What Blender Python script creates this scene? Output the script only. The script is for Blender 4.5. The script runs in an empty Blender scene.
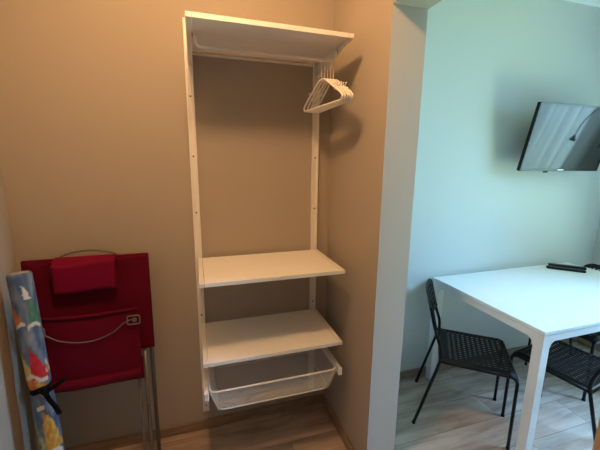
import bpy, bmesh, math, random
from mathutils import Vector, Matrix, noise
random.seed(7)
PI = math.pi
S = bpy.context.scene
COL = S.collection

# ------------------------------------------------------------------ materials
def nodes(name):
    m = bpy.data.materials.new(name); m.use_nodes = True
    nt = m.node_tree; b = nt.nodes['Principled BSDF']
    return m, nt, b

def plain(name, col, rough=.5, metal=0, bump=0, scale=60, vary=0.0, spec=.5, coat=0):
    m, nt, b = nodes(name)
    b.inputs['Roughness'].default_value = rough
    b.inputs['Metallic'].default_value = metal
    b.inputs['Specular IOR Level'].default_value = spec
    b.inputs['Coat Weight'].default_value = coat
    tc = nt.nodes.new('ShaderNodeTexCoord')
    n = nt.nodes.new('ShaderNodeTexNoise'); n.inputs['Scale'].default_value = scale
    n.inputs['Detail'].default_value = 4
    nt.links.new(tc.outputs['Object'], n.inputs['Vector'])
    r = nt.nodes.new('ShaderNodeMapRange')
    r.inputs['To Min'].default_value = 1 - vary; r.inputs['To Max'].default_value = 1 + vary
    nt.links.new(n.outputs['Fac'], r.inputs['Value'])
    mx = nt.nodes.new('ShaderNodeVectorMath'); mx.operation = 'SCALE'
    mx.inputs[0].default_value = col[:3]
    nt.links.new(r.outputs[0], mx.inputs['Scale'])
    nt.links.new(mx.outputs[0], b.inputs['Base Color'])
    if bump:
        bp = nt.nodes.new('ShaderNodeBump'); bp.inputs['Strength'].default_value = bump
        bp.inputs['Distance'].default_value = .002
        nt.links.new(n.outputs['Fac'], bp.inputs['Height']); nt.links.new(bp.outputs[0], b.inputs['Normal'])
    return m

def floor_mat(name, dark, light, gap):
    m, nt, b = nodes(name)
    L = nt.links.new
    tc = nt.nodes.new('ShaderNodeTexCoord')
    mp = nt.nodes.new('ShaderNodeMapping'); L(tc.outputs['Object'], mp.inputs['Vector'])
    mp.inputs['Location'].default_value = (.37, .05, 0)
    br = nt.nodes.new('ShaderNodeTexBrick')
    br.offset = .37; br.inputs['Scale'].default_value = 1
    br.inputs['Brick Width'].default_value = 1.28; br.inputs['Row Height'].default_value = .192
    br.inputs['Mortar Size'].default_value = .0016; br.inputs['Bias'].default_value = 0
    br.inputs['Mortar Smooth'].default_value = .2
    br.inputs['Color1'].default_value = (0, 0, 0, 1); br.inputs['Color2'].default_value = (1, 1, 1, 1)
    br.inputs['Mortar'].default_value = (.5, .5, .5, 1)
    L(mp.outputs[0], br.inputs['Vector'])
    # grain: offset per plank, stretched along the plank
    add = nt.nodes.new('ShaderNodeVectorMath'); add.operation = 'ADD'
    sc = nt.nodes.new('ShaderNodeVectorMath'); sc.operation = 'SCALE'; sc.inputs['Scale'].default_value = 7
    L(br.outputs['Color'], sc.inputs[0]); L(mp.outputs[0], add.inputs[0]); L(sc.outputs[0], add.inputs[1])
    m2 = nt.nodes.new('ShaderNodeMapping'); m2.inputs['Scale'].default_value = (1.6, 13, 1)
    L(add.outputs[0], m2.inputs['Vector'])
    n1 = nt.nodes.new('ShaderNodeTexNoise'); n1.inputs['Scale'].default_value = 1.5
    n1.inputs['Detail'].default_value = 8; n1.inputs['Roughness'].default_value = .62
    n1.inputs['Distortion'].default_value = .6
    L(m2.outputs[0], n1.inputs['Vector'])
    m3 = nt.nodes.new('ShaderNodeMapping'); m3.inputs['Scale'].default_value = (1.2, 3.2, 1)
    L(add.outputs[0], m3.inputs['Vector'])
    n2 = nt.nodes.new('ShaderNodeTexNoise'); n2.inputs['Scale'].default_value = 2.3; n2.inputs['Detail'].default_value = 3
    L(m3.outputs[0], n2.inputs['Vector'])
    mm = nt.nodes.new('ShaderNodeMath'); mm.operation = 'MULTIPLY_ADD'
    mm.inputs[1].default_value = .55; L(n1.outputs['Fac'], mm.inputs[0])
    m4 = nt.nodes.new('ShaderNodeMath'); m4.operation = 'MULTIPLY'; m4.inputs[1].default_value = .45
    L(n2.outputs['Fac'], m4.inputs[0]); L(m4.outputs[0], mm.inputs[2])
    cr = nt.nodes.new('ShaderNodeValToRGB')
    cr.color_ramp.elements[0].position = .36; cr.color_ramp.elements[0].color = (*dark, 1)
    cr.color_ramp.elements[1].position = .6; cr.color_ramp.elements[1].color = (*light, 1)
    L(mm.outputs[0], cr.inputs['Fac'])
    mix = nt.nodes.new('ShaderNodeMix'); mix.data_type = 'RGBA'
    L(br.outputs['Fac'], mix.inputs[0]); L(cr.outputs[0], mix.inputs[6]); mix.inputs[7].default_value = (*gap, 1)
    L(mix.outputs[2], b.inputs['Base Color'])
    b.inputs['Roughness'].default_value = .38
    bp = nt.nodes.new('ShaderNodeBump'); bp.inputs['Strength'].default_value = .12; bp.inputs['Distance'].default_value = .002
    L(n1.outputs['Fac'], bp.inputs['Height']); L(bp.outputs[0], b.inputs['Normal'])
    return m

def wood_strip(name, dark, light):
    m, nt, b = nodes(name); L = nt.links.new
    tc = nt.nodes.new('ShaderNodeTexCoord'); mp = nt.nodes.new('ShaderNodeMapping')
    mp.inputs['Scale'].default_value = (3, 3, 30); L(tc.outputs['Object'], mp.inputs['Vector'])
    n = nt.nodes.new('ShaderNodeTexNoise'); n.inputs['Scale'].default_value = 2; n.inputs['Detail'].default_value = 6
    L(mp.outputs[0], n.inputs['Vector'])
    cr = nt.nodes.new('ShaderNodeValToRGB')
    cr.color_ramp.elements[0].position = .35; cr.color_ramp.elements[0].color = (*dark, 1)
    cr.color_ramp.elements[1].position = .65; cr.color_ramp.elements[1].color = (*light, 1)
    L(n.outputs['Fac'], cr.inputs['Fac']); L(cr.outputs[0], b.inputs['Base Color'])
    b.inputs['Roughness'].default_value = .5
    return m

def fabric(name, col, weave=900, vary=.12):
    m, nt, b = nodes(name); L = nt.links.new
    tc = nt.nodes.new('ShaderNodeTexCoord')
    w = nt.nodes.new('ShaderNodeTexWave'); w.bands_direction = 'Z'; w.inputs['Scale'].default_value = weave / 6
    L(tc.outputs['Object'], w.inputs['Vector'])
    n = nt.nodes.new('ShaderNodeTexNoise'); n.inputs['Scale'].default_value = 9; n.inputs['Detail'].default_value = 4
    L(tc.outputs['Object'], n.inputs['Vector'])
    r = nt.nodes.new('ShaderNodeMapRange'); r.inputs['To Min'].default_value = 1 - vary; r.inputs['To Max'].default_value = 1 + vary
    L(n.outputs['Fac'], r.inputs['Value'])
    mx = nt.nodes.new('ShaderNodeVectorMath'); mx.operation = 'SCALE'; mx.inputs[0].default_value = col
    L(r.outputs[0], mx.inputs['Scale']); L(mx.outputs[0], b.inputs['Base Color'])
    b.inputs['Roughness'].default_value = .8
    b.inputs['Specular IOR Level'].default_value = .15
    bp = nt.nodes.new('ShaderNodeBump'); bp.inputs['Strength'].default_value = .15; bp.inputs['Distance'].default_value = .001
    L(w.outputs['Fac'], bp.inputs['Height']); L(bp.outputs[0], b.inputs['Normal'])
    return m

M = {}
M['wall_beige'] = plain('beige_wall_paint', (.42, .37, .305), .72, bump=.25, scale=140, vary=.02, spec=.3)
M['wall_kitchen'] = plain('pale_kitchen_paint', (.60, .62, .605), .7, bump=.2, scale=140, vary=.015, spec=.3)
M['jamb'] = plain('light_grey_jamb_paint', (.54, .50, .44), .6, bump=.15, scale=120, vary=.015)
M['ceiling'] = plain('white_ceiling_paint', (.78, .78, .76), .8, bump=.1, scale=100, vary=.01)
M['cornice'] = plain('white_cornice_paint', (.85, .87, .86), .6, vary=.01)
M['floor'] = floor_mat('oak_laminate', (.27, .19, .145), (.585, .47, .395), (.20, .14, .11))
M['skirting'] = wood_strip('oak_skirting', (.22, .15, .10), (.35, .25, .175))
M['white_metal'] = plain('white_powder_coated_steel', (.88, .86, .82), .38, vary=.01)
M['white_board'] = plain('white_laminate_board', (.92, .90, .86), .42, vary=.015, scale=20)
M['white_plastic'] = plain('white_plastic', (.90, .88, .82), .3, vary=.01)
M['table_white'] = plain('white_table_lacquer', (.80, .82, .82), .28, vary=.008, scale=10)
M['table_leg'] = plain('white_table_steel', (.78, .77, .75), .4, vary=.01)
M['screw'] = plain('dark_screw_metal', (.10, .07, .05), .5, .6)
M['black_plastic'] = plain('black_plastic', (.008, .008, .010), .42, vary=.05, spec=.2)
M['black_steel'] = plain('black_powder_coated_steel', (.006, .006, .008), .4, vary=.05, spec=.2)
M['screen'] = plain('glossy_dark_screen', (.02, .02, .022), .06, spec=.4, coat=.2)
M['bezel'] = plain('glossy_black_bezel', (.012, .012, .012), .2)
M['silver'] = plain('silver_print', (.6, .6, .6), .3, .8)
M['red'] = fabric('crimson_canvas', (.115, .001, .014))
M['red_pillow'] = fabric('crimson_pillow_canvas', (.18, .001, .026))
M['tube'] = plain('grey_painted_steel_tube', (.20, .18, .17), .4, .5, vary=.05)
M['ribbon'] = plain('black_ribbon', (.004, .004, .005), .8, spec=.15)
M['glass_frame'] = plain('white_window_frame', (.75, .77, .78), .4)
M['brass'] = plain('dull_lamp_metal', (.02, .02, .02), .4)

# sheer curtain
m, nt, b = nodes('sheer_curtain'); 
tr = nt.nodes.new('ShaderNodeBsdfTranslucent'); tr.inputs['Color'].default_value = (.55, .52, .43, 1)
mixs = nt.nodes.new('ShaderNodeMixShader'); mixs.inputs[0].default_value = .55
b.inputs['Base Color'].default_value = (.60, .58, .50, 1); b.inputs['Roughness'].default_value = .9
nt.links.new(b.outputs[0], mixs.inputs[1]); nt.links.new(tr.outputs[0], mixs.inputs[2])
nt.links.new(mixs.outputs[0], nt.nodes['Material Output'].inputs['Surface'])
M['curtain'] = m

m, nt, b = nodes('window_glass')
gl = nt.nodes.new('ShaderNodeBsdfTransparent'); gs = nt.nodes.new('ShaderNodeBsdfGlossy'); gs.inputs['Roughness'].default_value = .02
mixs = nt.nodes.new('ShaderNodeMixShader'); mixs.inputs[0].default_value = .06
nt.links.new(gl.outputs[0], mixs.inputs[1]); nt.links.new(gs.outputs[0], mixs.inputs[2])
nt.links.new(mixs.outputs[0], nt.nodes['Material Output'].inputs['Surface'])
M['glass'] = m

# printed cotton: colour comes from the painted attribute
m, nt, b = nodes('sailboat_print_cloth')
at = nt.nodes.new('ShaderNodeAttribute'); at.attribute_name = 'print'
nt.links.new(at.outputs['Color'], b.inputs['Base Color']); b.inputs['Roughness'].default_value = .75
M['print'] = m

# ------------------------------------------------------------------ mesh helpers
def box(bm, x0, x1, y0, y1, z0, z1, mi=0):
    v = [bm.verts.new(p) for p in ((x0,y0,z0),(x1,y0,z0),(x1,y1,z0),(x0,y1,z0),(x0,y0,z1),(x1,y0,z1),(x1,y1,z1),(x0,y1,z1))]
    fs = []
    for f in ((0,3,2,1),(4,5,6,7),(0,1,5,4),(2,3,7,6),(1,2,6,5),(3,0,4,7)):
        q = bm.faces.new([v[i] for i in f]); q.material_index = mi; fs.append(q)
    return v, fs   # faces: bottom, top, -y, +y, +x, -x

def smooth_path(pts, n=6):
    """Catmull-Rom through the points."""
    P = [Vector(p) for p in pts]; out = []
    for i in range(len(P) - 1):
        a = P[i-1] if i else P[0]*2 - P[1]; b_, c = P[i], P[i+1]
        d = P[i+2] if i + 2 < len(P) else P[-1]*2 - P[-2]
        for k in range(n):
            t = k / n
            out.append(.5*((2*b_) + (c-a)*t + (2*a-5*b_+4*c-d)*t*t + (3*b_-a-3*c+d)*t**3))
    out.append(P[-1]); return out

def fillet(pts, r, n=5):
    """Straight path with rounded corners."""
    P = [Vector(p) for p in pts]; out = [P[0]]
    for i in range(1, len(P)-1):
        a = (P[i-1]-P[i]); c = (P[i+1]-P[i])
        rr = min(r, a.length*.45, c.length*.45)
        p0 = P[i] + a.normalized()*rr; p1 = P[i] + c.normalized()*rr
        for k in range(n+1):
            t = k/n
            out.append(p0*(1-t)**2 + P[i]*2*t*(1-t) + p1*t*t)
    out.append(P[-1]); return out

def tube(bm, pts, r, seg=10, cap=True, flat=None, closed=False):
    P = [Vector(p) for p in pts]; n = len(P); rings = []
    T = []
    for i in range(n):
        if closed: t = P[(i+1) % n] - P[i-1]
        else: t = P[min(i+1, n-1)] - P[max(i-1, 0)]
        T.append(t.normalized())
    up = Vector((0, 0, 1)) if abs(T[0].z) < .9 else Vector((0, 1, 0))
    N = (up - T[0]*up.dot(T[0])).normalized()
    for i in range(n):
        N = (N - T[i]*N.dot(T[i])).normalized(); B = T[i].cross(N)
        rr = r(i/(n-1)) if callable(r) else r
        ring = []
        for k in range(seg):
            a = 2*PI*k/seg
            ring.append(bm.verts.new(P[i] + N*math.cos(a)*rr + B*math.sin(a)*rr*(flat or 1)))
        rings.append(ring)
    m_ = n if closed else n-1
    for i in range(m_):
        A, Bq = rings[i], rings[(i+1) % n]
        for k in range(seg):
            f = bm.faces.new((A[k], A[(k+1) % seg], Bq[(k+1) % seg], Bq[k])); f.smooth = True
    if cap and not closed:
        bm.faces.new(rings[0][::-1]); bm.faces.new(rings[-1])

def disc(bm, c, axis, r, h, seg=16, r2=None):
    c = Vector(c); a = Vector(axis).normalized()
    tube(bm, [c, c + a*h], (lambda t: r + ((r2 if r2 is not None else r) - r)*t), seg)

def prism(bm, prof, axis, a0, a1, mi=0):
    """extrude a closed 2-D outline along x, y or z"""
    def P(p, t):
        return {'x': (t, p[0], p[1]), 'y': (p[0], t, p[1]), 'z': (p[0], p[1], t)}[axis]
    A = [bm.verts.new(P(p, a0)) for p in prof]; Bv = [bm.verts.new(P(p, a1)) for p in prof]
    n = len(prof)
    bm.faces.new(A[::-1]).material_index = mi; bm.faces.new(Bv).material_index = mi
    for k in range(n):
        bm.faces.new((A[k], A[(k+1) % n], Bv[(k+1) % n], Bv[k])).material_index = mi

def obj(name, bm, mats, parent=None, bevel=0, smooth=False, solid=0, seg=2):
    bmesh.ops.recalc_face_normals(bm, faces=bm.faces)
    me = bpy.data.meshes.new(name); bm.to_mesh(me); bm.free()
    for m_ in (mats if isinstance(mats, (list, tuple)) else [mats]): me.materials.append(m_)
    o = bpy.data.objects.new(name, me); COL.objects.link(o)
    if parent: o.parent = parent
    if smooth:
        for p in me.polygons: p.use_smooth = True
    if solid:
        s = o.modifiers.new('s', 'SOLIDIFY'); s.thickness = solid; s.offset = 0
    if bevel:
        bv = o.modifiers.new('b', 'BEVEL'); bv.width = bevel; bv.segments = seg; bv.limit_method = 'ANGLE'
        bv.angle_limit = math.radians(40)
    return o

def thing(name, label, cat, loc=(0, 0, 0), rotz=0, group=None):
    o = bpy.data.objects.new(name, None); COL.objects.link(o); o.empty_display_size = .1
    o.location = loc; o.rotation_euler = (0, 0, rotz)
    o['label'] = label; o['category'] = cat
    if group: o['group'] = group
    return o

def struct(name, bm, mats, bevel=0):
    o = obj(name, bm, mats, bevel=bevel); o['kind'] = 'structure'; return o

def copy_tree(o, parent=None):
    c = o.copy(); COL.objects.link(c)
    if parent: c.parent = parent
    for ch in list(o.children): copy_tree(ch, c)
    return c

# ------------------------------------------------------------------ the rooms
XL, XR, XK = -.7843, .7247, .878       # alcove left wall, partition faces
YJ, YN = -.559, -1.386                 # opening in the partition
KY = .052                              # kitchen back wall
KX = 3.13                              # kitchen window wall
YB = -3.2                              # wall behind the camera
ZC, ZL = 2.64, 2.10

bm = bmesh.new(); box(bm, XL-.1, KX+.1, YB-.1, KY+.1, -.1, 0); struct('floor', bm, M['floor'])
bm = bmesh.new(); box(bm, XL-.1, KX+.1, YB-.1, KY+.1, ZC, ZC+.1); struct('ceiling', bm, M['ceiling'])
bm = bmesh.new(); box(bm, XL-.1, XR+.03, 0, .1, 0, ZC); struct('wall_back', bm, M['wall_beige'])
bm = bmesh.new(); box(bm, XL-.1, XL, YB, 0, 0, ZC); struct('wall_left', bm, M['wall_beige'])
bm = bmesh.new(); box(bm, XL-.1, KX+.1, YB-.1, YB, 0, ZC); struct('wall_front', bm, M['wall_beige'])
bm = bmesh.new(); box(bm, XR+.03, KX+.1, KY, KY+.1, 0, ZC); struct('wall_kitchen_back', bm, M['wall_kitchen'])
# partition with its doorless opening: beige on the alcove side, grey reveal, pale kitchen side
bm = bmesh.new()
for (y0, y1, z0, z1) in ((YJ, KY, 0, ZC), (YB, YN, 0, ZC), (YN, YJ, ZL, ZC)):
    v, fs = box(bm, XR, XK, y0, y1, z0, z1)
    for i in (0, 2): fs[i].material_index = 1
    fs[3].material_index = 0 if y1 == YN else 1
    fs[4].material_index = 2
struct('wall_right', bm, [M['wall_beige'], M['jamb'], M['wall_kitchen']])
# window wall
WY0, WY1, WZ0, WZ1 = -1.55, -.45, .10, 2.28
bm = bmesh.new()
box(bm, KX, KX+.1, YB, WY0, 0, ZC); box(bm, KX, KX+.1, WY1, KY, 0, ZC)
box(bm, KX, KX+.1, WY0, WY1, 0, WZ0); box(bm, KX, KX+.1, WY0, WY1, WZ1, ZC)
struct('wall_kitchen_window', bm, M['wall_kitchen'])
bm = bmesh.new()
for (y0, y1, z0, z1) in ((WY0, WY1, WZ0, WZ0+.05), (WY0, WY1, WZ1-.05, WZ1), (WY0, WY0+.05, WZ0+.05, WZ1-.05),
                         (WY1-.05, WY1, WZ0+.05, WZ1-.05), (-1.06, -1.00, WZ0+.05, WZ1-.05)):
    box(bm, KX+.03, KX+.075, y0, y1, z0, z1)
w = struct('window_1', bm, M['glass_frame'])
bm = bmesh.new(); box(bm, KX+.05, KX+.055, WY0+.05, -1.06, WZ0+.05, WZ1-.05); box(bm, KX+.05, KX+.055, -1.00, WY1-.05, WZ0+.05, WZ1-.05)
obj('window_pane', bm, M['glass'], w)
bm = bmesh.new(); box(bm, KX-.10, KX+.03, WY0-.03, WY1+.03, WZ0-.03, WZ0); obj('window_sill', bm, M['glass_frame'], w, bevel=.004)

# skirtings (profiled laminate strips)
def skirt(name, x0, x1, y0, y1, h=.058):
    bm = bmesh.new(); box(bm, x0, x1, y0, y1, 0, h); struct(name, bm, M['skirting'], bevel=.003)
skirt('baseboard_back', XL, XR, -.013, 0)
skirt('baseboard_left', XL, XL+.013, YB, -.013)
skirt('baseboard_right', XR-.013, XR, YJ, -.013)
skirt('baseboard_right_near', XR-.013, XR, YB, YN-.0)
skirt('baseboard_kitchen_back', XK, KX, KY-.013, KY)
skirt('baseboard_kitchen_window', KX-.013, KX, YB, KY-.013)
# cornice on the kitchen ceiling
bm = bmesh.new()
prism(bm, [(KY, 2.585), (KY-.008, 2.585), (KY-.02, 2.60), (KY-.055, 2.632), (KY-.055, ZC), (KY, ZC)], 'x', XK, KX)
struct('trim_1', bm, M['cornice'])

# ------------------------------------------------------------------ shelving unit
WD = .652
su = thing('shelving_unit', 'white wall-mounted wardrobe shelving with three shelves, clothes rail and mesh drawer', 'shelf', (0, 0, .118))
Z0 = .118
UX = (-.001, .632)
for ux in UX:
    bm = bmesh.new()
    w2 = .0175
    prof = [(ux-w2, -.0005), (ux-w2, -.019), (ux-w2+.0095, -.019), (ux-w2+.0095, -.0145), (ux+w2-.0095, -.0145),
            (ux+w2-.0095, -.019), (ux+w2, -.019), (ux+w2, -.0005)]
    prism(bm, prof, 'z', 0, 2.158-Z0)
    up = obj('upright', bm, M['white_metal'], su, bevel=.0012)
    for k in range(8):
        bm = bmesh.new(); disc(bm, (ux, -.0145, .155 + .278*k - Z0), (0, -1, 0), .0042, .002, 12)
        obj('screw', bm, M['screw'], up)['label'] = 'dark screw head'

SH = .018
def bracket(x0, x1, zt):
    bm = bmesh.new(); z = zt - Z0
    prism(bm, [(-.4, z-SH), (-.4, z), (-.0195, z), (-.0195, z-.085), (-.05, z-.082), (-.30, z-SH-.008)], 'x', x0, x1)
    return obj('bracket', bm, M['white_metal'], su, bevel=.0015)
for zt in (2.0416, 1.0301, .6644):
    bracket(-.004, .016, zt); bracket(WD-.021, WD-.001, zt)
    bm = bmesh.new(); z = zt - Z0
    box(bm, .0175, WD-.0225, -.40, -.022, z-SH, z)
    s = obj('shelf', bm, M['white_board'], su, bevel=.0012)
bm = bmesh.new(); box(bm, .0175, WD-.0225, -.034, -.0195, 2.003-Z0, 2.010-Z0); obj('back_rail', bm, M['white_metal'], su, bevel=.001)
# clothes rail: bent tube hooked under the top brackets
bm = bmesh.new()
zr = 1.965 - Z0; yr = -.272
tube(bm, fillet([(.017, yr-.006, 2.005-Z0), (.026, yr-.006, 2.0-Z0), (.034, yr, zr), (WD-.039, yr, zr), (WD-.031, yr-.006, 2.0-Z0), (WD-.022, yr-.006, 2.005-Z0)], .03, 6), .0062, 12)
obj('clothes_rail', bm, M['white_metal'], su)
for x in (.0165, WD-.0215):
    bm = bmesh.new(); disc(bm, (x, yr-.006, 2.005-Z0), (1 if x < .3 else -1, 0, 0), .0085, .003, 12)
    obj('rail_socket', bm, M['screw'], su)['label'] = 'dark mounting socket of the clothes rail'
# drawer runners
zd = .515 - Z0
for (x0, x1, sgn) in ((-.006, .012, 1), (WD-.016, WD+.002, -1)):
    bm = bmesh.new()
    a, b_ = (x0, x1) if sgn > 0 else (x1, x0)
    prism(bm, [(a, zd-.032), (a, zd+.002), (b_, zd+.002), (b_, zd-.004), (a+sgn*.004, zd-.004), (a+sgn*.004, zd-.026), (b_, zd-.026), (b_, zd-.032)], 'y', -.385, -.0195)
    rn = obj('drawer_runner', bm, M['white_metal'], su, bevel=.001)
    bm = bmesh.new(); box(bm, min(a, b_)-.001, max(a, b_)+.001, -.402, -.385, zd-.034, zd+.004)
    obj('end_cap', bm, M['white_plastic'], rn, bevel=.003)
# mesh drawer: rim, bottom ring, corner wires, fine mesh of real wires
dr = bmesh.new()
X0, X1, Y0, Y1 = .018, WD-.022, -.395, -.03
B0, B1, C0, C1 = .052, WD-.064, -.385, -.06
zt, zb = zd-.001, zd-.103
def ring(bm, x0, x1, y0, y1, z, r, cr):
    P = []
    for (cx, cy, a0) in ((x1-cr, y1-cr, 0), (x0+cr, y1-cr, 90), (x0+cr, y0+cr, 180), (x1-cr, y0+cr, 270)):
        for k in range(6):
            a = math.radians(a0 + 90*k/5); P.append((cx+cr*math.cos(a), cy+cr*math.sin(a), z))
    tube(bm, P, r, 8, closed=True)
ring(dr, X0, X1, Y0, Y1, zt, .0048, .03)
drawer = obj('wire_drawer', dr, M['white_metal'], su)
bm = bmesh.new(); ring(bm, B0, B1, C0, C1, zb, .0036, .03)
for (a, c) in ((X0+.008, B0+.008), (X1-.008, B1-.008)):
    for (p, q) in ((Y0+.008, C0+.008), (Y1-.008, C1-.008)):
        tube(bm, [(a, p, zt), (c, q, zb)], .003, 6)
obj('basket_frame', bm, M['white_metal'], drawer)
bm = bmesh.new()
def wire(p, q, r=.00062):
    tube(bm, [p, q], r, 4, cap=False)
cz = lambda t, a, b_: a + (b_-a)*t
PITCH = .0062
def panel(p00, p10, p01, p11):
    p00, p10, p01, p11 = map(Vector, (p00, p10, p01, p11))
    nu = int(max((p10-p00).length, (p11-p01).length)/PITCH); nv = int((p01-p00).length/PITCH)
    for i in range(nu+1):
        t = i/nu; wire(p00.lerp(p10, t), p01.lerp(p11, t))
    for i in range(nv+1):
        t = i/nv; wire(p00.lerp(p01, t), p10.lerp(p11, t))
panel((B0, C0, zb), (B1, C0, zb), (B0, C1, zb), (B1, C1, zb))
panel((X0, Y0, zt), (X1, Y0, zt), (B0, C0, zb), (B1, C0, zb))
panel((X0, Y1, zt), (X1, Y1, zt), (B0, C1, zb), (B1, C1, zb))
panel((X0, Y0, zt), (X0, Y1, zt), (B0, C0, zb), (B0, C1, zb))
panel((X1, Y0, zt), (X1, Y1, zt), (B1, C0, zb), (B1, C1, zb))
obj('wire_mesh', bm, M['white_metal'], drawer)

# ------------------------------------------------------------------ clothes hangers
def make_hanger(label):
    t = thing('clothes_hanger', label, 'clothes hanger', (0, 0, 0), 0, 'white hangers at the right end of the clothes rail')
    # origin: centre of the rail; hanger lies in the local YZ plane
    bm = bmesh.new()
    hook = [(0, -.0105, -.006)]
    for k in range(11):
        a = math.radians(200 - 22*k); hook.append((0, .0112*math.cos(a), .0112*math.sin(a)))
    hook += [(0, .008, -.018), (0, 0, -.032), (0, 0, -.082)]
    tube(bm, smooth_path(hook, 3), .0022, 8)
    obj('hook', bm, M['white_plastic'], t)
    bm = bmesh.new()
    L_ = .172; za, zb_ = -.078, -.186
    pts = [(0, 0, za), (0, -.03, za-.006), (0, -L_+.02, zb_+.028), (0, -L_, zb_+.008), (0, -L_+.012, zb_-.006),
           (0, L_-.012, zb_-.006), (0, L_, zb_+.008), (0, L_-.02, zb_+.028), (0, .03, za-.006)]
    P = fillet([*pts, pts[0]], .012, 4)
    tube(bm, P, .0048, 8, flat=.85)
    obj('hanger_body', bm, M['white_plastic'], t, smooth=True)
    # strap notches: small curled ears under the arms
    for s in (-1, 1):
        bm = bmesh.new()
        c = Vector((0, s*.118, -.128))
        P = [c + Vector((0, .012*math.cos(a)*s, .014*math.sin(a))) for a in [math.radians(90+30*k) for k in range(9)]]
        tube(bm, P, .0028, 6); obj('strap_hook', bm, M['white_plastic'], t)
    return t
hs = [(.560, 9, 'leftmost white hanger of the bunch, next to the empty clothes rail'),
      (.5738, 8, 'second white hanger from the left in the bunch on the clothes rail'),
      (.5876, 7, 'white hanger in the middle of the bunch on the clothes rail'),
      (.6014, 6, 'fourth white hanger from the left in the bunch on the clothes rail'),
      (.6152, 5, 'rightmost white hanger on the clothes rail, closest to the right-hand alcove wall')]
h0 = None
for i, (x, a, lab) in enumerate(hs):
    if i == 0: h = h0 = make_hanger(lab)
    else: h = copy_tree(h0); h['label'] = lab
    h.location = (x, yr, 1.965-.0015); h.rotation_euler = (math.radians((-1.5, -2, -2.5, -1.8, -2.2)[i]), 0, math.radians(a))

# ------------------------------------------------------------------ folded red beach chair
bc = thing('folding_beach_chair', 'folded crimson canvas beach chair with grey tube frame leaning on the back wall', 'folding chair', (-.487, -.13, 0))
bc.rotation_euler = (math.radians(-4.2), 0, 0)     # leans back against the wall
W2 = .228
def tubes(name, paths, r, mat=None, parent=bc, seg=10):
    bm = bmesh.new()
    for p in paths: tube(bm, p, r, seg)
    return obj(name, bm, mat or M['tube'], parent)
# back frame: tall inverted U holding the backrest canvas, with open feet
tubes('back_frame', [fillet([(W2+.012, 0, .012), (W2+.012, 0, 1.070), (-W2-.012, 0, 1.070), (-W2-.012, 0, .012)], .03)], .0095)
tubes('leg_frame', [fillet([(W2-.016, -.028, .61), (W2-.016, -.028, .05), (W2-.05, -.034, .022), (-W2+.05, -.034, .022), (-W2+.016, -.028, .05), (-W2+.016, -.028, .61)], .03)], .0095)
tubes('leg_frame', [fillet([(W2-.045, -.052, .58), (W2-.045, -.052, .09), (W2-.075, -.056, .062), (-W2+.075, -.056, .062), (-W2+.045, -.052, .09), (-W2+.045, -.052, .58)], .03)], .0085)
# bow of the floor bar showing above the backrest
tubes('floor_bow', [smooth_path([(-.165, .014, .99), (-.15, .018, 1.062), (-.09, .02, 1.102), (0, .02, 1.114), (.09, .02, 1.100), (.15, .018, 1.06), (.16, .014, .99)])], .0045)
# rivets on the legs
for s in (-1, 1):
    for q in ((s*(W2+.008), -.009, .30), (s*(W2-.020), -.037, .33)):
        bm = bmesh.new(); disc(bm, q, (0, -1, 0), .006, .004, 10); obj('rivet', bm, M['tube'], bc)

def cloth(name, x0, x1, z0, z1, y, sag, thick, mat, top_dip=0, nx=26, nz=30, wr=.0015):
    bm = bmesh.new(); g = []
    for j in range(nz+1):
        row = []
        for i in range(nx+1):
            u, v = i/nx, j/nz
            x = x0 + (x1-x0)*u; z = z0 + (z1-z0)*v - top_dip*math.sin(PI*u)*v
            yy = y + sag*math.sin(PI*u)*math.sin(PI*v)**.6 + wr*noise.noise(Vector((x*14, z*9, y*7)))*2
            row.append(bm.verts.new((x, yy, z)))
        g.append(row)
    for j in range(nz):
        for i in range(nx):
            bm.faces.new((g[j][i], g[j][i+1], g[j+1][i+1], g[j+1][i]))
    o = obj(name, bm, mat, bc, smooth=True, solid=thick)
    return o
cloth('backrest', -W2-.022, W2+.022, .615, 1.084, -.014, .006, .008, M['red'], top_dip=.006)
# hems on the backrest edges
tubes('backrest_hem', [fillet([(W2+.021, -.010, .615), (W2+.021, -.010, 1.084), (-W2-.021, -.010, 1.084), (-W2-.021, -.010, .615)], .002)], .0068, M['red'])
# folded seat panel in front of it, with a lower roll
cloth('seat', -W2+.045, W2-.025, .50, .835, -.074, -.012, .010, M['red'], top_dip=.004)
tubes('seat_hem', [smooth_path([(-W2+.05, -.078, .838), (0, -.086, .835), (W2-.03, -.078, .842)])], .008, M['red'])
bm = bmesh.new()
tube(bm, smooth_path([(-W2+.05, -.082, .525), (-.05, -.09, .522), (W2-.03, -.084, .53)], 8), .024, 14, flat=1.0)
obj('seat_roll', bm, M['red'], bc, smooth=True)
cloth('seat_sling', -W2+.03, W2-.02, .49, .60, -.066, -.01, .008, M['red'], top_dip=.002, nz=12)
# pillow
bm = bmesh.new()
N1, N2 = 22, 14
for side in (1, -1):
    g = []
    for j in range(N2+1):
        row = []
        for i in range(N1+1):
            u, v = i/N1*2-1, j/N2*2-1
            e = max(0, (1-u**14))**.5*max(0, (1-v**10))**.5
            row.append(bm.verts.new((-.007 + u*.128, -.052 - side*.019*e - .008*(v*.5), 1.008 + v*.072 + .004*math.sin(u*3))))
        g.append(row)
    for j in range(N2):
        for i in range(N1): bm.faces.new((g[j][i], g[j][i+1], g[j+1][i+1], g[j+1][i]))
bmesh.ops.remove_doubles(bm, verts=bm.verts, dist=.0006)
obj('pillow', bm, M['red_pillow'], bc, smooth=True)
bm = bmesh.new()
prism(bm, [(-.052, 1.072), (-.046, 1.080), (-.005, 1.094), (.006, 1.090), (.006, 1.084), (-.008, 1.087), (-.046, 1.073)], 'x', -.130, .118)
obj('pillow_flap', bm, M['red_pillow'], bc, bevel=.002)
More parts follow.
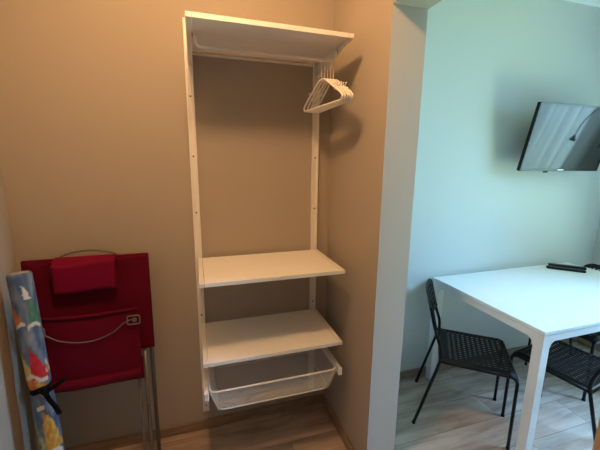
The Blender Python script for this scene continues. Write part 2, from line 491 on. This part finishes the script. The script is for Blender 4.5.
# wire handle slung across the folded seat and its metal eyelets
tubes('wire_handle', [smooth_path([(-.185, -.095, .785), (-.16, -.098, .772), (-.11, -.102, .742), (-.04, -.104, .725), (.03, -.104, .727), (.10, -.102, .752), (.15, -.098, .79), (.185, -.095, .80)])], .0024, M['tube'])
for sx, zz in ((-.19, .785), (.185, .795)):
    P = []
    for (cx, cz_, a0) in ((.02, .014, 0), (-.02, .014, 90), (-.02, -.014, 180), (.02, -.014, 270)):
        for k in range(4):
            a = math.radians(a0+30*k); P.append((sx+cx+.006*math.cos(a), -.094, zz+cz_+.006*math.sin(a)))
    bm = bmesh.new(); tube(bm, P, .0032, 8, closed=True)
    disc(bm, (sx+.004, -.092, zz), (0, -1, 0), .010, .006, 12)
    obj('handle_eyelet', bm, M['tube'], bc)

# ------------------------------------------------------------------ rolled beach mat with sailboat print
def lerp3(a, b_, t): return tuple(a[i] + (b_[i]-a[i])*t for i in range(3))
BLUE = (.075, .13, .24); DBLUE = (.045, .075, .15); PALE = (.32, .36, .38); WHITE = (.75, .70, .62)
RED = (.62, .02, .03); YEL = (.72, .50, .10); ORA = (.62, .24, .02); GRN = (.06, .17, .10); LYEL = (.66, .56, .25)
def paint(u, v):
    """u across the visible side -1..1, v 0 (bottom) .. 1 (top)"""
    n = noise.noise(Vector((u*2.2, v*14, 3))); n2 = noise.noise(Vector((u*5, v*38, 9)))
    c = lerp3(BLUE, PALE, max(0, min(1, .30 + .8*n + .3*n2)))
    if noise.noise(Vector((u*3, v*9, 20))) > .18: c = lerp3(c, DBLUE, .6)
    uu = u + .09*n2; vv = v + .006*n
    def sail(u0, v0, u1, v1, w, col, col2=None):
        nonlocal c
        t = (vv-v0)/(v1-v0)
        if 0 <= t <= 1:
            cx = u0+(u1-u0)*t; h = w*(1-t)**.75
            if abs(uu-cx-h*.25) < h:
                c = lerp3(col, col2 or col, max(0, min(1, .5+1.4*n2+.5*n)))
    def stroke(u0, u1, v0, hh, col):
        nonlocal c
        if u0 < uu < u1 and abs(vv - v0 - .012*math.sin((uu-u0)*4)) < hh: c = col
    # near the top
    sail(-.45, .80, -.85, .915, .42, RED, ORA)
    sail(.62, .80, .35, .93, .42, GRN, (.10, .24, .15)); sail(.35, .90, .2, .95, .2, WHITE)
    stroke(-.5, .0, .797, .008, WHITE); stroke(.1, .9, .790, .007, WHITE)
    # middle pair
    sail(-.45, .575, -.85, .72, .55, YEL, LYEL); sail(.25, .58, .0, .71, .52, RED, (.5, .01, .02))
    sail(.85, .60, .80, .66, .3, ORA, WHITE)
    stroke(-.6, .7, .588, .007, WHITE); stroke(-.7, .6, .548, .026, lerp3(RED, YEL, max(0, min(1, .5 + n))))
    # below the ribbon
    sail(-.35, .27, -.8, .42, .45, (.10, .24, .16), LYEL); sail(.35, .28, .10, .45, .62, YEL, ORA); stroke(-.2, .2, .458, .008, WHITE)
    stroke(.0, 1.0, .262, .010, WHITE); stroke(-.6, -.2, .245, .009, WHITE)
    stroke(.1, 1.0, .225, .024, LYEL); stroke(-1, -.1, .19, .02, PALE)
    sail(-.2, .03, -.4, .15, .5, RED, YEL)
    return (c[0]*.8, c[1]*.8, c[2]*.8, 1)
LM = 1.085
mat_bot, mat_top = Vector((-.636, -.270, 0)), Vector((-.688, -.208, LM-.004))
mt = thing('rolled_beach_mat', 'long rolled beach mat with blue sailboat print standing in the left corner', 'beach mat', mat_bot)
mt.rotation_mode = 'QUATERNION'
mt.rotation_quaternion = (mat_top-mat_bot).to_track_quat('Z', 'Y')
mt.rotation_quaternion = Vector((0, 0, 1)).rotation_difference((mat_top-mat_bot).normalized())
bm = bmesh.new(); NU, NV = 56, 240
cl = bm.loops.layers.float_color.new('print')
RA, RB = .041, .032
rg = []
for j in range(NV+1):
    v = j/NV; row = []
    e = min(1, (min(v, 1-v)/.010)); k = .80 + .20*math.sqrt(max(0, 1-(1-e)**2))
    pinch = 1 - .14*math.exp(-((v-.535)/.02)**2)
    for i in range(NU):
        a = 2*PI*i/NU
        rr = k*pinch*(1 + .03*noise.noise(Vector((math.cos(a)*2, math.sin(a)*2, v*7))))
        # superellipse: a roll pressed slightly flat
        ca, sa = math.cos(a), math.sin(a)
        row.append(bm.verts.new((RA*rr*math.copysign(abs(ca)**.85, ca), RB*rr*math.copysign(abs(sa)**.85, sa), .004 + v*(LM-.006))))
    rg.append(row)
for j in range(NV):
    for i in range(NU):
        f = bm.faces.new((rg[j][i], rg[j][(i+1) % NU], rg[j+1][(i+1) % NU], rg[j+1][i])); f.smooth = True
bot = bm.faces.new(rg[0][::-1]); top = bm.faces.new(rg[-1])
for f in bm.faces:
    for l in f.loops:
        x, y, z = l.vert.co
        a = math.atan2(y/RB, x/RA)     # front side is -y: a = -pi/2
        u = (a + PI/2)/(PI/2)
        if u > 2: u -= 4
        l[cl] = paint(u if abs(u) < 1.3 else u*1.7+5, z/LM)
    if f in (bot, top):
        for l in f.loops: l[cl] = (.30, .32, .33, 1)
obj('mat_roll', bm, M['print'], mt)
# loose outer edge of the roll
bm = bmesh.new()
rb = []
for j in range(41):
    v = .3 + .4*j/40
    pass
def band(pts, wdir, w, th, name='ribbon'):
    bm2 = bmesh.new(); P = [Vector(p) for p in pts]; wd = Vector(wdir)
    A = [bm2.verts.new(p - wd*w*.5) for p in P]; Bq = [bm2.verts.new(p + wd*w*.5) for p in P]
    for i in range(len(P)-1): bm2.faces.new((A[i], A[i+1], Bq[i+1], Bq[i]))
    return bm2
bm.free()
zr_ = .535*LM
P = [( (RA*.92)*math.cos(a), (RB*.95)*math.sin(a), zr_ + .012*math.cos(a)) for a in [2*PI*k/40 for k in range(41)]]
rib = obj('ribbon', band(P, (0, 0, 1), .024, 0), M['ribbon'], mt, solid=.002, smooth=True)
bm = bmesh.new(); tube(bm, smooth_path([(.012, -.034, zr_+.0), (.026, -.040, zr_+.012), (.040, -.036, zr_-.004), (.030, -.040, zr_-.014), (.014, -.036, zr_)], 5), .007, 8)
obj('knot', bm, M['ribbon'], rib)
obj('ribbon_tail', band(smooth_path([(.03, -.038, zr_), (.06, -.046, zr_+.012), (.09, -.050, zr_+.030), (.112, -.046, zr_+.040)]), (0, .15, 1), .020, 0), M['ribbon'], rib, solid=.0015, smooth=True)
obj('ribbon_tail', band(smooth_path([(.030, -.040, zr_), (.042, -.046, zr_-.035), (.058, -.044, zr_-.075), (.066, -.040, zr_-.115)]), (1, 0, .2), .020, 0), M['ribbon'], rib, solid=.0015, smooth=True)

# ------------------------------------------------------------------ dining table
TX0, TX1, TY0, TY1, TZ = 1.515, 2.785, -.745, .018, .76
tb = thing('dining_table', 'white rectangular dining table with square steel legs against the kitchen wall', 'table', ((TX0+TX1)/2, (TY0+TY1)/2, 0))
hx, hy = (TX1-TX0)/2, (TY1-TY0)/2
bm = bmesh.new(); box(bm, -hx, hx, -hy, hy, TZ-.018, TZ); obj('tabletop', bm, M['table_white'], tb, bevel=.0018)
bm = bmesh.new()
i1, i2 = .003, .028
box(bm, -hx+i1, hx-i1, -hy+i1, -hy+i2, TZ-.058, TZ-.021); box(bm, -hx+i1, hx-i1, hy-i2, hy-i1, TZ-.058, TZ-.021)
box(bm, -hx+i1, -hx+i2, -hy+i2, hy-i2, TZ-.058, TZ-.021); box(bm, hx-i2, hx-i1, -hy+i2, hy-i2, TZ-.058, TZ-.021)
obj('apron', bm, M['table_leg'], tb, bevel=.0015)
for sx in (-1, 1):
    for sy in (-1, 1):
        bm = bmesh.new()
        x, y = sx*(hx-.004), sy*(hy-.004); xi, yi = sx*(hx-.052), sy*(hy-.052)
        box(bm, min(x, xi), max(x, xi), min(y, yi), max(y, yi), .004, TZ-.020)
        # gussets
        prism(bm, [(xi, TZ-.058), (xi-sx*.030, TZ-.058), (xi-sx*.010, TZ-.070), (xi, TZ-.095)][::1], 'y', min(y, y-sy*.022), max(y, y-sy*.022))
        prism(bm, [(yi, TZ-.058), (yi-sy*.030, TZ-.058), (yi-sy*.010, TZ-.070), (yi, TZ-.095)][::1], 'x', min(x, x-sx*.022), max(x, x-sx*.022))
        lg = obj('leg', bm, M['table_leg'], tb, bevel=.002)
        bm = bmesh.new(); box(bm, min(x, xi)+.006, max(x, xi)-.006, min(y, yi)+.006, max(y, yi)-.006, 0, .004); obj('glide', bm, M['black_plastic'], lg)

# ------------------------------------------------------------------ perforated black chairs
def perforated(nu, nv, fn, bu, bv, hu=.62, hv=.46, stagger=True):
    """sheet over u,v in 0..1 with a border bu,bv and nu x nv real slots"""
    bm = bmesh.new(); cache = {}
    def V(u, v):
        k = (round(u, 5), round(v, 5))
        if k not in cache: cache[k] = bm.verts.new(fn(u, v))
        return cache[k]
    us = [bu + (1-2*bu)*i/nu for i in range(nu+1)]; vs = [bv + (1-2*bv)*j/nv for j in range(nv+1)]
    def quad(*p):
        vv = [V(*q) for q in p]
        if len(set(vv)) == 4: bm.faces.new(vv)
    for i in range(nu):
        for j in range(nv):
            u0, u1, v0, v1 = us[i], us[i+1], vs[j], vs[j+1]
            du, dv = (u1-u0)*(1-hu)/2, (v1-v0)*(1-hv)/2
            a, b_, c, d = (u0, v0), (u1, v0), (u1, v1), (u0, v1)
            A, B, C, D = (u0+du, v0+dv), (u1-du, v0+dv), (u1-du, v1-dv), (u0+du, v1-dv)
            quad(a, b_, B, A); quad(b_, c, C, B); quad(c, d, D, C); quad(d, a, A, D)
    nb = 5
    eu = [bu*k/nb for k in range(nb+1)]; ev = [bv*k/nb for k in range(nb+1)]
    gu = eu[:-1] + us + [1-e for e in eu[::-1]][1:]; gv = ev[:-1] + vs + [1-e for e in ev[::-1]][1:]
    for i in range(len(gu)-1):
        for j in range(len(gv)-1):
            inside = gu[i] >= bu-1e-6 and gu[i+1] <= 1-bu+1e-6 and gv[j] >= bv-1e-6 and gv[j+1] <= 1-bv+1e-6
            if not inside: quad((gu[i], gv[j]), (gu[i+1], gv[j]), (gu[i+1], gv[j+1]), (gu[i], gv[j+1]))
    return bm

def make_chair(label, group):
    K = 1.03; KZ = 1.0
    t = thing('dining_chair', label, 'chair', (0, 0, 0), 0, group)
    hw = .190*K; sy0, sy1 = -.125*K, .225*K
    def seat_fn(u, v):
        x = (u*2-1)*(.197*K); s = abs(u*2-1)
        L_ = sy1-sy0+.045; d = v*L_
        flat = sy1-sy0-.018
        y = sy0 + d; z = .446*KZ
        if d > flat:                      # waterfall front
            r = .034; a = min((d-flat)/r, PI/2*1.05)
            y = sy0 + flat + r*math.sin(a); z -= r*(1-math.cos(a))
        z -= .010*(1-s*s)*math.sin(PI*min(1, v*1.05))   # shallow dish
        if s > .86: z -= .020*((s-.86)/.14)**1.8
        # rounded rear corners
        return Vector((x, y, z))
    obj('seat', perforated(15, 12, seat_fn, .075, .09, .50, .46), M['black_plastic'], t, solid=.004, smooth=False)
    bz0, bz1 = .585*KZ, .79*KZ
    def back_fn(u, v):
        x = (u*2-1)*(.200*K); z = bz0 + (bz1-bz0)*v
        r = .062; X = .200*K-r; Z = (bz1-bz0)/2-r; zc = (bz0+bz1)/2
        dx, dz = abs(x)-X, abs(z-zc)-Z
        if dx > 0 and dz > 0:
            l = math.hypot(dx, dz)
            m_ = max(dx, dz); f = m_/l if l > 0 else 1
            x = math.copysign(X+dx*f, x); z = zc + math.copysign(Z+dz*f, z-zc)
        y = -.150*K - .050*K*v - .032*(1-(u*2-1)**2)
        return Vector((x, y, z))
    obj('backrest', perforated(14, 5, back_fn, .08, .13, .6, .6), M['black_plastic'], t, solid=.004)
    R_ = .0088
    for s in (-1, 1):
        bm = bmesh.new(); x = s*hw
        tube(bm, fillet([(x*1.03, .237*K, .004), (x, .238*K, .425*KZ), (x, .150*K, .428*KZ)], .05, 6), R_, 10)
        lf = obj('leg', bm, M['black_steel'], t)
        bm = bmesh.new(); tube(bm, [(x, .152*K, .428*KZ), (x, -.128*K, .430*KZ)], R_, 10); obj('seat_rail', bm, M['black_steel'], t)
        bm = bmesh.new(); tube(bm, fillet([(x*1.03, -.235*K, .004), (x, -.135*K, .40*KZ), (x, -.125*K, .45*KZ)], .05, 4), R_, 10)
        lr = obj('leg', bm, M['black_steel'], t)
        bm = bmesh.new(); tube(bm, smooth_path([(x, -.125*K, .44*KZ), (x, -.130*K, .50*KZ), (x*1.0, -.156*K, .58*KZ), (x*.97, -.180*K, .66*KZ), (x*.93, -.198*K, .735*KZ)], 5), R_, 10)
        obj('back_post', bm, M['black_steel'], t)
        for (yy, lg) in ((.237*K, lf), (-.235*K, lr)):
            bm = bmesh.new(); disc(bm, (x*1.03, yy, 0), (0, 0, 1), .0105, .012, 12); obj('foot_cap', bm, M['black_plastic'], lg)
    for yy in (-.128*K, .215*K):
        bm = bmesh.new(); tube(bm, [(-hw, yy, .420*KZ), (hw, yy, .420*KZ)], .007, 8); obj('crossbar', bm, M['black_steel'], t)
    return t
c1 = make_chair('black perforated chair at the left end of the table, turned at an angle', 'black perforated chairs around the dining table')
c1.location = (1.490, -.318, 0); c1.rotation_euler = (0, 0, math.radians(-128.75))
c2 = copy_tree(c1); c2['label'] = 'black perforated chair pushed under the near long side of the table'
c2.location = (1.972, -.646, 0); c2.rotation_euler = (0, 0, math.radians(9))
c3 = copy_tree(c1); c3['label'] = 'black perforated chair at the right end of the table, backrest beside the remotes'
c3.location = (2.612, -.285, 0); c3.rotation_euler = (0, 0, math.radians(90))

# ------------------------------------------------------------------ remote controls
def remote(label, p, q, w, h):
    p, q = Vector(p), Vector(q); L_ = (q-p).length
    t = thing('remote_control', label, 'remote control', ((p+q)/2), math.atan2((q-p).y, (q-p).x), 'remote controls on the dining table')
    bm = bmesh.new(); box(bm, -L_/2, L_/2, -w/2, w/2, 0, h); obj('case', bm, M['black_plastic'], t, bevel=.005, seg=3)
    bm = bmesh.new()
    for i in range(9):
        for j in range(3):
            disc(bm, (-L_/2+.028+i*(L_-.05)/9, (j-1)*w*.28, h-.0005), (0, 0, 1), .0036, .0018, 8)
    o = obj('button', bm, plain('remote_button', (.10, .11, .13), .4), t); o['label'] = 'dark grey remote buttons'
remote('slim black remote control nearest the table centre, lying in front of the other remote', (2.475, -.045, TZ+.0005), (2.64, -.205, TZ+.0005), .040, .016)
remote('black remote control behind the other one, beside the end chair\'s backrest', (2.545, -.010, TZ+.0005), (2.715, -.160, TZ+.0005), .040, .018)

# ------------------------------------------------------------------ television
tvb = Vector((2.056, -.060, 1.476)); tilt = math.radians(11.1)
tv = thing('television', 'flat black television tilted down on the kitchen wall above the table', 'television', (tvb.x + .372, tvb.y, tvb.z))
tv.rotation_euler = (tilt, 0, 0)    # top leans forward
TW, TH = .372, .432
bm = bmesh.new(); box(bm, -TW, TW, 0, .022, 0, TH)
body = obj('case', bm, M['black_plastic'], tv, bevel=.003)
bm = bmesh.new(); box(bm, -TW+.07, TW-.07, .022, .045, .03, TH-.08); obj('rear_cover', bm, M['black_plastic'], tv, bevel=.012)
bm = bmesh.new(); bz = .011
box(bm, -TW, TW, -.004, 0, 0, .017); box(bm, -TW, TW, -.004, 0, TH-bz, TH); box(bm, -TW, -TW+bz, -.004, 0, .017, TH-bz); box(bm, TW-bz, TW, -.004, 0, .017, TH-bz)
obj('bezel', bm, M['bezel'], tv, bevel=.001)
bm = bmesh.new(); box(bm, -TW+bz, TW-bz, -.0015, 0, .017, TH-bz); obj('screen', bm, M['screen'], tv)
bm = bmesh.new(); box(bm, -.028, .028, -.0046, -.004, .0055, .0115); o = obj('maker_badge', bm, M['silver'], tv); o['label'] = 'small silver badge in the middle of the lower bezel'
bm = bmesh.new(); box(bm, -.14, -.11, -.002, .012, -.012, 0); obj('sensor_tab', bm, M['black_plastic'], tv, bevel=.002)
bm = bmesh.new(); box(bm, -.06, .06, .045, .056, .10, .32); box(bm, -.02, .02, .056, .09, .16, .22)
obj('wall_mount', bm, M['black_steel'], tv)
# wall plate behind the mount
# ------------------------------------------------------------------ curtain and cords by the window (seen in the TV screen)
ct = thing('curtain', 'pale sheer curtain gathered at the kitchen window, mirrored in the television', 'curtain', (KX-.06, -.95, 0))
bm = bmesh.new(); NX = 120; rows = []
for zz in (1.0, .75, .5, .25, 0):
    row = []
    for i in range(NX+1):
        u = i/NX; y = -.12 + .84*u
        am = 1 if u < .58 else max(.12, 1-(u-.58)*5)
        x = am*(.036*math.sin(u*2*PI*7.5 + .5*math.sin(u*12)) + .006*math.sin(u*54))
        row.append(bm.verts.new((x, y, .12 + zz*2.33)))
    rows.append(row)
for a, b_ in zip(rows, rows[1:]):
    for i in range(NX): f = bm.faces.new((a[i], a[i+1], b_[i+1], b_[i])); f.smooth = True
obj('curtain_cloth', bm, M['curtain'], ct, smooth=True)
bm = bmesh.new(); tube(bm, [(0, -1.05, 2.47), (0, .80, 2.47)], .011, 10); obj('curtain_rod', bm, M['white_metal'], ct)
for yy in (-.95, .7):
    bm = bmesh.new(); tube(bm, [(0, yy, 2.47), (.06, yy, 2.47)], .007, 8); obj('rod_holder', bm, M['white_metal'], ct)

cd = thing('tieback_cord', 'black cord with two tassel ends draped over a hook, mirrored in the television', 'cord', (KX-.16, -.345, 1.62))
bm = bmesh.new()
tube(bm, smooth_path([(0, -.10, .0), (0, -.095, .10), (0, -.06, .20), (0, -.01, .262), (0, .05, .27), (0, .10, .22), (0, .115, .12), (0, .12, .02)]), .0042, 8)
obj('cord', bm, M['ribbon'], cd)
for yy, z_ in ((-.10, 0), (.12, .02)):
    bm = bmesh.new(); disc(bm, (0, yy, z_+.002), (0, 0, -1), .006, .045, 12, .024); obj('tassel', bm, M['ribbon'], cd)
bm = bmesh.new(); tube(bm, [(.0, .03, .262), (.14, .03, .262)], .004, 8); obj('hook', bm, M['white_metal'], cd)

# ------------------------------------------------------------------ lights
def area(name, loc, target, size, size_y, col, power, spread=180):
    l = bpy.data.lights.new(name, 'AREA'); l.shape = 'RECTANGLE'; l.size = size; l.size_y = size_y
    l.color = col; l.energy = power; l.spread = math.radians(spread)
    o = bpy.data.objects.new(name, l); COL.objects.link(o); o.location = loc
    d = Vector(target) - Vector(loc); o.rotation_euler = d.to_track_quat('-Z', 'Y').to_euler(); return o
l = bpy.data.lights.new('ceiling_lamp_light', 'POINT'); l.color = (1, .55, .24); l.energy = 37; l.shadow_soft_size = .07
o = bpy.data.objects.new('ceiling_lamp_light', l); COL.objects.link(o); o.location = (-.02, -.97, 2.54)
yc = (WY0+WY1)/2
area('sky_light', (KX+.9, yc-.1, 2.5), (1.9, -.4, .3), 2.2, 1.6, (.30, .60, 1.0), 720, 130)
area('garden_bounce_light', (KX+.5, yc, .7), (2.0, -.1, 2.75), 1.6, 1.0, (.66, 1.0, .48), 66, 110)

wd = bpy.data.worlds.new('outdoors'); S.world = wd; wd.use_nodes = True
bg = wd.node_tree.nodes['Background']; bg.inputs[0].default_value = (.55, .75, 1, 1); bg.inputs[1].default_value = .8

# ------------------------------------------------------------------ camera
cam = bpy.data.cameras.new('camera'); co = bpy.data.objects.new('camera', cam); COL.objects.link(co)
yaw, pit, rol, F = .306, -.1952, .0104, 329.05
f = Vector((math.sin(yaw)*math.cos(pit), math.cos(yaw)*math.cos(pit), math.sin(pit)))
ri = Vector((math.cos(yaw), -math.sin(yaw), 0)); up = ri.cross(f)
c, s = math.cos(rol), math.sin(rol)
ri, up = ri*c + up*s, up*c - ri*s
mw = Matrix((ri, up, -f)).transposed().to_4x4(); mw.translation = (.0042, -1.7372, 1.5332)
co.matrix_world = mw
cam.sensor_width = 36; cam.lens = F/600*36; cam.clip_start = .02
S.camera = co
S.view_settings.view_transform = 'Standard'; S.view_settings.look = 'None'
S.view_settings.exposure = 0; S.view_settings.gamma = 1; S.view_settings.use_curve_mapping = False
